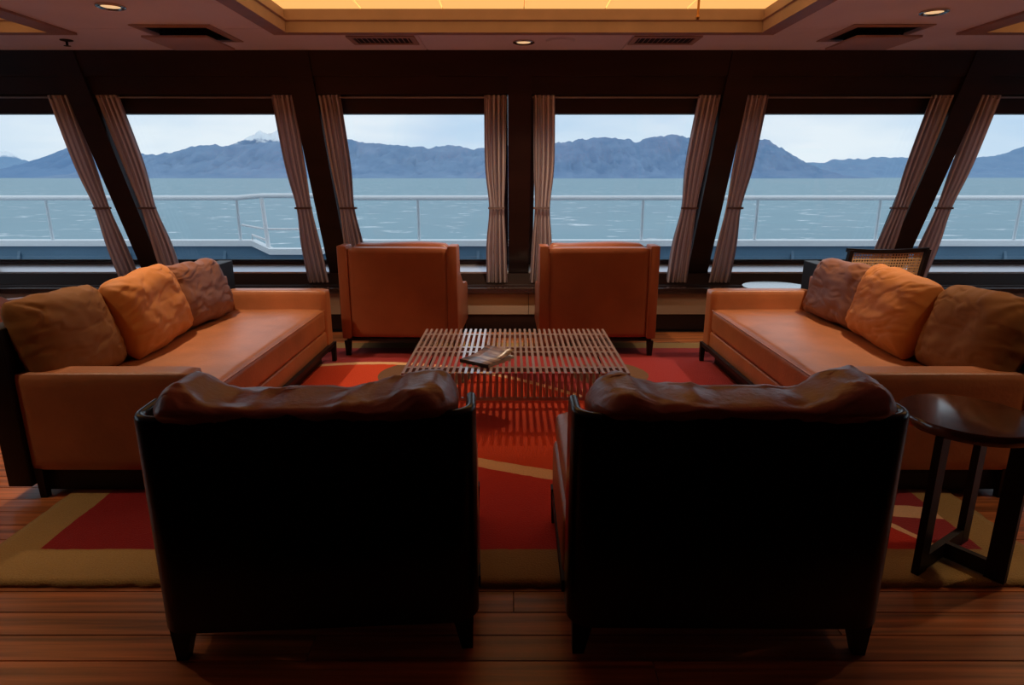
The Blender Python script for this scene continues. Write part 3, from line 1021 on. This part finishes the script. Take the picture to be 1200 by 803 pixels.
# ---------------------------------------------------------------- rug
bm = bmesh.new()
NXr, NYr = 120, 100
rx0, rx1, ry0, ry1 = -1.925, 1.915, 1.865, 5.085
G = []
for i in range(NXr + 1):
    row = []
    for j in range(NYr + 1):
        x_ = rx0 + (rx1 - rx0) * i / NXr
        y_ = ry0 + (ry1 - ry0) * j / NYr
        e_ = min(i, NXr - i, j, NYr - j)
        if e_ == 0:
            x_ += random.uniform(-0.004, 0.004)
            y_ += random.uniform(-0.004, 0.004)
        row.append(bm.verts.new((x_, y_, 0.0185 - (0.003 if e_ == 0 else 0) + random.uniform(-0.0010, 0.0010))))
    G.append(row)
for i in range(NXr):
    for j in range(NYr):
        bm.faces.new((G[i][j], G[i + 1][j], G[i + 1][j + 1], G[i][j + 1]))
edge = [G[i][0] for i in range(NXr + 1)] + [G[NXr][j] for j in range(1, NYr + 1)] + [G[i][NYr] for i in range(NXr - 1, -1, -1)] + [G[0][j] for j in range(NYr - 1, 0, -1)]
low = [bm.verts.new((v.co.x, v.co.y, 0.0005)) for v in edge]
for i in range(len(edge)):
    j = (i + 1) % len(edge)
    bm.faces.new((edge[j], edge[i], low[i], low[j]))
tag(obj('rug', bm, 'rug_wool', None, 'all'), 'thick red wool rug with tan border and cream curved lines', 'rug')

# ---------------------------------------------------------------- dark round side table on a crossed base
def side_table(loc, rz, label, r=0.207, h=0.55, top_mat='table_wood'):
    t = thing('round_side_table', label, 'side table', loc, rz)
    obj('top', lathe(NBm(), [(r - 0.012, h - 0.040), (r - 0.003, h - 0.036), (r, h - 0.028), (r, h - 0.006), (r - 0.004, h)], 56), top_mat, t, True)
    for k in (0, 1, 3):
        M = Matrix.Rotation(k * math.pi / 2, 4, 'Z')
        bm = box(NBm(), r - 0.070, r - 0.010, -0.012, 0.012, 0.0, h - 0.041, M)
        obj('leg', bm, 'dark_wood', t)
    bm = NBm()
    box(bm, -0.0115, 0.0115, -(r - 0.071), r - 0.071, 0.006, 0.062)
    box(bm, 0.0115, r - 0.071, -0.0115, 0.0115, 0.006, 0.062)
    obj('crossed_base', bm, 'dark_wood', t)
    return t
side_table((1.555, 2.02, 0.02), R(-56), 'small dark wooden round side table with three plank legs beside the tub chair')
t = thing('drinks_table', 'round drinks table with glossy top between sofa end and window', 'side table', (2.12, 5.01, 0))
obj('top', lathe(NBm(), [(0.235, 0.475), (0.26, 0.482), (0.265, 0.492), (0.26, 0.500)], 48), 'glossy_top', t, True)
obj('stem', lathe(NBm(), [(0.03, 0.022), (0.025, 0.10), (0.025, 0.44), (0.06, 0.475)], 20), 'dark_wood', t, True)
obj('foot', lathe(NBm(), [(0.17, 0.0), (0.17, 0.010), (0.05, 0.022)], 36), 'dark_wood', t, True)

# ---------------------------------------------------------------- cane backed chair behind the right sofa
t = thing('cane_back_chair', 'dark framed armchair with woven cane back behind the leather sofa', 'chair', (2.79, 5.05, 0), R(4))
hw = 0.315
lean = 0.06
for s in (-1, 1):
    bm = prism(NBm(), [(-0.25, 0.0), (-0.215, 0.0), (-0.225, 0.42), (-0.255 - lean, 0.825), (-0.285 - lean, 0.825), (-0.265, 0.42)], *sorted((s * hw, s * (hw - 0.032))), axis='x')
    obj('rear_leg', bm, 'dark_wood', t)
    obj('front_leg', taper_leg(s * (hw - 0.018), 0.24, 0, 0.60, 0.028, 0.034), 'dark_wood', t)
    obj('arm', rbox(*sorted((s * (hw + 0.008), s * (hw - 0.038))), -0.262, 0.27, 0.601, 0.628, 0.006), 'dark_wood', t, True)
def back_y(z_):
    return -0.245 - lean * (z_ - 0.42) / 0.405
bm = NBm()
NT = 16
for k in range(NT):                        # gently bowed top rail
    xa, xb = -hw + 2 * hw * k / NT, -hw + 2 * hw * (k + 1) / NT
    f = lambda x_: 0.826 + 0.012 * (x_ / hw) ** 2
    vs = []
    for x_ in (xa, xb):
        for (yy, zz) in ((back_y(0.8) - 0.017, -0.030), (back_y(0.8) + 0.015, -0.030), (back_y(0.83) + 0.015, 0), (back_y(0.83) - 0.017, 0)):
            vs.append(bm.verts.new((x_, yy, f(x_) + zz)))
    for i in range(4):
        j = (i + 1) % 4
        bm.faces.new((vs[i], vs[j], vs[4 + j], vs[4 + i]))
    if k == 0:
        bm.faces.new(vs[:4][::-1])
    if k == NT - 1:
        bm.faces.new(vs[4:])
bmesh.ops.remove_doubles(bm, verts=bm.verts, dist=0.0001)
bmesh.ops.recalc_face_normals(bm, faces=bm.faces)
obj('top_rail', bm, 'dark_wood', t)
obj('lower_rail', box(NBm(), -hw + 0.033, hw - 0.033, back_y(0.47) - 0.014, back_y(0.47) + 0.014, 0.455, 0.485), 'dark_wood', t)
bm = NBm()
x_ = -hw + 0.034
k = 0
while x_ < hw - 0.034:
    M = None
    prism(bm, [(back_y(0.48) - 0.001, 0.48), (back_y(0.48) + 0.001, 0.48), (back_y(0.80) + 0.001, 0.80), (back_y(0.80) - 0.001, 0.80)], x_, x_ + 0.0095, axis='x')
    x_ += 0.0215
z_ = 0.488
while z_ < 0.797:
    box(bm, -hw + 0.033, hw - 0.033, back_y(z_) - 0.002, back_y(z_) + 0.0005, z_, z_ + 0.0095)
    z_ += 0.0215
o = obj('cane_weave', bm, 'cane', t)
o['kind'] = 'stuff'
obj('seat_frame', rbox(-hw + 0.034, hw - 0.034, -0.21, 0.26, 0.36, 0.405, 0.006), 'dark_wood', t, True)
obj('seat_cushion', softbox(-hw + 0.04, hw - 0.04, -0.20, 0.27, 0.406, 0.465, 0.02, 0.015, 0, 1, 8), 'chair_fabric', t, 'all')

# ---------------------------------------------------------------- curtains and rods
def curtain(x_edge, s, seed, label):
    bm = bmesh.new()
    uvl = bm.loops.layers.uv.new('UVMap')
    NRr, NCc = 54, 60
    z0, z1 = 1.960, 0.412
    tie = 0.56
    front, back = [], []
    for i in range(NRr + 1):
        tt = i / NRr
        z_ = z0 + (z1 - z0) * tt
        pin = math.exp(-((tt - tie) / 0.15) ** 2)
        wid = 0.172 + 0.008 * tt + (0.02 * (tt > tie)) * (tt - tie) - 0.046 * pin
        off = 0.050 - 0.125 * tt
        start = 0.006 + 0.03 * math.sin(math.pi * tt) * (0.4 + 0.3 * math.sin(seed)) + 0.014 * pin
        rowf, rowb = [], []
        for j in range(NCc + 1):
            u = j / NCc
            amp = 0.021 * (1 - 0.55 * pin) * (0.8 + 0.3 * math.sin(seed + u * 5))
            ph = 2 * math.pi * (5.0 * u) + seed + 0.5 * math.sin(tt * 3 + seed)
            dy = amp * math.sin(ph)
            xx = x_edge + s * (start + wid * u + 0.004 * math.cos(ph))
            rowf.append(bm.verts.new((xx, wallY(z_, off) + dy, z_)))
            rowb.append(bm.verts.new((xx, wallY(z_, off) + dy + 0.003, z_)))
        front.append(rowf)
        back.append(rowb)
    def quad(vs, us):
        f = bm.faces.new(vs)
        for lp, u in zip(f.loops, us):
            lp[uvl].uv = (u, 0.5)
    for i in range(NRr):
        for j in range(NCc):
            u0, u1 = j / NCc, (j + 1) / NCc
            quad((front[i][j], front[i][j + 1], front[i + 1][j + 1], front[i + 1][j]), (u0, u1, u1, u0))
            quad((back[i][j + 1], back[i][j], back[i + 1][j], back[i + 1][j + 1]), (u1, u0, u0, u1))
        quad((front[i][0], front[i + 1][0], back[i + 1][0], back[i][0]), (0, 0, 0, 0))
        quad((front[i + 1][NCc], front[i][NCc], back[i][NCc], back[i + 1][NCc]), (1, 1, 1, 1))
    bmesh.ops.recalc_face_normals(bm, faces=bm.faces)
    zt_ = z0 + (z1 - z0) * tie
    ox, oy = x_edge + s * 0.07, wallY(zt_, 0.050 - 0.125 * tie)
    t = thing('curtain', label, 'curtain', (x_edge, wallY(z1, -0.075), z1), 0, 'tied curtains along the window wall')
    o = obj('drape', bm, 'curtain_cloth', t, 'all')
    o.location = (-t.location.x, -t.location.y, -t.location.z)
    bmt = NBm()
    xa, xb = sorted((x_edge + s * 0.030, x_edge + s * 0.166))
    box(bmt, xa, xb, oy - 0.021, oy - 0.017, zt_ - 0.008, zt_ + 0.008)
    box(bmt, xa, xb, oy + 0.018, oy + 0.022, zt_ - 0.008, zt_ + 0.008)
    xe = xb if s > 0 else xa
    box(bmt, xe - 0.002, xe + 0.002, oy - 0.018, oy + 0.022, zt_ - 0.008, zt_ + 0.008)
    o = obj('tieback', bmt, 'tie_cloth', t)
    o.location = (-t.location.x, -t.location.y, -t.location.z)
sd = 0.3
WN = ['the unseen end window', 'the dome shaped hill window', 'the stepped railing window', 'the turned lounge chair window',
      'the square chair window', 'the drinks table window', 'the cane chair window', 'the far end window']
for ip, X0 in enumerate(PILLARS):
    if ip in (0, len(PILLARS) - 1):
        continue
    for s in (-1, 1):
        me_, other = (WN[ip], WN[ip + 1]) if s < 0 else (WN[ip + 1], WN[ip])
        curtain(X0 + s * 0.094, s, sd, 'tied mauve curtain of %s next to %s' % (me_, other))
        sd += 1.37
zr_ = 1.945
RODLAB = [None,
          'thin metal curtain rod over the window showing the dome shaped hill',
          'thin metal curtain rod over the window with the stepped railing outside',
          'thin metal curtain rod over the window behind the slightly turned lounge chair',
          'thin metal curtain rod over the window behind the squarely set lounge chair',
          'thin metal curtain rod over the window above the round drinks table',
          'thin metal curtain rod over the window past the cane backed chair', None]
for i, (a, c) in enumerate(WIN):
    if RODLAB[i] is None:            # end windows lie outside the picture
        continue
    x0, x1 = a + 0.096, c - 0.096
    yr = wallY(zr_, 0.050)
    t = thing('curtain_rod', RODLAB[i], 'curtain rod', ((x0 + x1) / 2, yr, zr_), 0, 'curtain rods over the windows')
    h_ = (x1 - x0) / 2
    obj('rod', tube(NBm(), [(-h_, 0, 0), (h_, 0, 0)], 0.0075, 10), 'rod_metal', t, True)
    for s in (-1, 1):
        bm = NBm()
        M = Matrix.Translation((s * (h_ - 0.15), -0.004, 0.004)) @ Matrix.Rotation(math.pi / 2, 4, 'Y')
        lathe(bm, [(0.010, -0.006), (0.019, -0.004), (0.019, 0.004), (0.010, 0.006)], 16)
        bmesh.ops.transform(bm, matrix=M, verts=bm.verts)
        obj('end_ring', bm, 'rod_metal', t, True)

# ---------------------------------------------------------------- ceiling fittings
def downlight(x_, y_, label, power):
    t = thing('downlight', label, 'downlight', (x_, y_, CEIL), 0, 'recessed ceiling downlights')
    bm = bmesh.new()
    ring = [(0.075, -0.001), (0.075, -0.008), (0.066, -0.012), (0.052, -0.008), (0.050, -0.001)]
    n_ = 36
    rs = [[bm.verts.new((r * math.cos(2 * math.pi * i / n_), r * math.sin(2 * math.pi * i / n_), z_)) for i in range(n_)] for r, z_ in ring]
    for k in range(len(rs)):
        a, c = rs[k], rs[(k + 1) % len(rs)]
        for i in range(n_):
            j = (i + 1) % n_
            bm.faces.new((a[i], a[j], c[j], c[i]))
    bmesh.ops.recalc_face_normals(bm, faces=bm.faces)
    obj('trim_ring', bm, 'chrome', t, True)
    obj('lens', lathe(NBm(), [(0.0485, -0.001), (0.046, -0.005), (0.02, -0.007)], 28), 'lamp_glow', t, True)
    ld = bpy.data.lights.new('downlight_lamp', 'SPOT')
    ld.energy = power
    ld.color = LAMP
    ld.spot_size = R(100)
    ld.spot_blend = 0.85
    ld.shadow_soft_size = 0.03
    lo = bpy.data.objects.new('downlight_lamp', ld)
    COL.objects.link(lo)
    lo.parent = t
    lo.location = (0, 0, -0.045)
downlight(-2.18, 3.78, 'chrome ringed downlight above the sofa without side table', P_DOWN)
downlight(0.08, 4.72, 'small downlight between the two long air grilles', P_DOWN)
downlight(2.37, 3.90, 'chrome ringed downlight above the sofa next to the cane backed chair', P_DOWN)
downlight(-2.55, 2.25, 'downlight above the near end of the leather sofa without side table', P_DOWN * 0.36)
downlight(2.65, 2.25, 'downlight above the near end of the sofa with the side table', P_DOWN * 0.36)

def square_vent(x_, y_, label):
    t = thing('square_air_diffuser', label, 'air vent', (x_, y_, CEIL), 0, 'square ceiling air diffusers')
    bm = NBm()
    r0, r1, r2 = 0.250, 0.215, 0.19
    fr_ = [(r0, -0.001), (r0, -0.006), (r1, -0.012), (r2, -0.004), (r2, -0.001)]
    lp = [[bm.verts.new((sx * r, sy * r, z_)) for sx, sy in ((-1, -1), (1, -1), (1, 1), (-1, 1))] for r, z_ in fr_]
    for k in range(len(lp)):
        a, c = lp[k], lp[(k + 1) % len(lp)]
        for i in range(4):
            j = (i + 1) % 4
            bm.faces.new((a[i], a[j], c[j], c[i]))
    bmesh.ops.recalc_face_normals(bm, faces=bm.faces)
    obj('frame', bm, 'vent_metal', t)
    obj('throat', box(NBm(), -0.188, 0.188, -0.188, 0.188, -0.004, -0.001), 'vent_dark', t)
    obj('plate', rbox(-0.205, 0.205, -0.205, 0.205, -0.066, -0.052, 0.004, 2), 'vent_metal', t, True)
    for sx in (-1, 1):
        for sy in (-1, 1):
            obj('hanger', box(NBm(), sx * 0.12 - 0.006, sx * 0.12 + 0.006, sy * 0.12 - 0.006, sy * 0.12 + 0.006, -0.053, -0.0035), 'vent_dark', t)
square_vent(-2.09, 4.46, 'square hanging plate air diffuser above the stepped railing window')
square_vent(2.33, 4.45, 'square hanging plate air diffuser on the ceiling above the drinks table')

def slot_vent(x_, y_, label):
    t = thing('slotted_air_grille', label, 'air vent', (x_, y_, CEIL), 0, 'long slotted ceiling air grilles')
    w_, d_ = 0.225, 0.13
    bm = NBm()
    box(bm, -w_, w_, -d_, -d_ + 0.04, -0.010, -0.001)
    box(bm, -w_, w_, d_ - 0.04, d_, -0.010, -0.001)
    box(bm, -w_, -w_ + 0.035, -d_ + 0.04, d_ - 0.04, -0.010, -0.001)
    box(bm, w_ - 0.035, w_, -d_ + 0.04, d_ - 0.04, -0.010, -0.001)
    obj('frame', bm, 'vent_metal', t)
    obj('throat', box(NBm(), -w_ + 0.036, w_ - 0.036, -d_ + 0.041, d_ - 0.041, -0.003, -0.001), 'vent_dark', t)
    for k in range(11):
        xx = -w_ + 0.055 + k * (2 * w_ - 0.11) / 10
        M = Matrix.Translation((xx, 0, -0.0065)) @ Matrix.Rotation(R(35 if x_ < 0 else -35), 4, 'Y')
        obj('slat', box(NBm(), -0.009, 0.009, -d_ + 0.042, d_ - 0.042, -0.0012, 0.0012, M), 'vent_metal', t)
slot_vent(-0.87, 4.655, 'slotted rectangular air grille on the ceiling above the slightly turned lounge chair')
slot_vent(1.03, 4.655, 'slotted rectangular air grille on the ceiling above the squarely set lounge chair')

t = thing('ceiling_speaker', 'flush round ceiling speaker next to the small downlight', 'speaker', (0.33, 4.68, CEIL))
obj('rim', lathe(NBm(), [(0.10, -0.001), (0.10, -0.005), (0.092, -0.008), (0.090, -0.004)], 36), 'ceiling_paint', t, True)
obj('grille', lathe(NBm(), [(0.088, -0.009), (0.088, -0.0105), (0.02, -0.013)], 36), 'ceiling_paint', t, True)
t = thing('sprinkler_head', 'tiny dark fire sprinkler head on the ceiling near the window wall', 'sprinkler', (-3.02, 4.66, CEIL))
obj('plate', lathe(NBm(), [(0.040, -0.001), (0.040, -0.006), (0.015, -0.012)], 24), 'vent_dark', t, True)
obj('nozzle', lathe(NBm(), [(0.008, -0.010), (0.008, -0.035), (0.022, -0.037), (0.022, -0.040)], 16), 'vent_dark', t, True)
t = thing('hanging_rod', 'slim brass rod hanging from the central luminous ceiling panel', 'rod', (1.045, 3.90, CEIL + 0.1145))
obj('stem', tube(NBm(), [(0, 0, -0.001), (0, 0, -0.135)], 0.007, 12), 'brass', t, True)
obj('tip', lathe(NBm(), [(0.004, -0.160), (0.010, -0.152), (0.010, -0.138), (0.005, -0.130)], 14), 'brass', t, True)
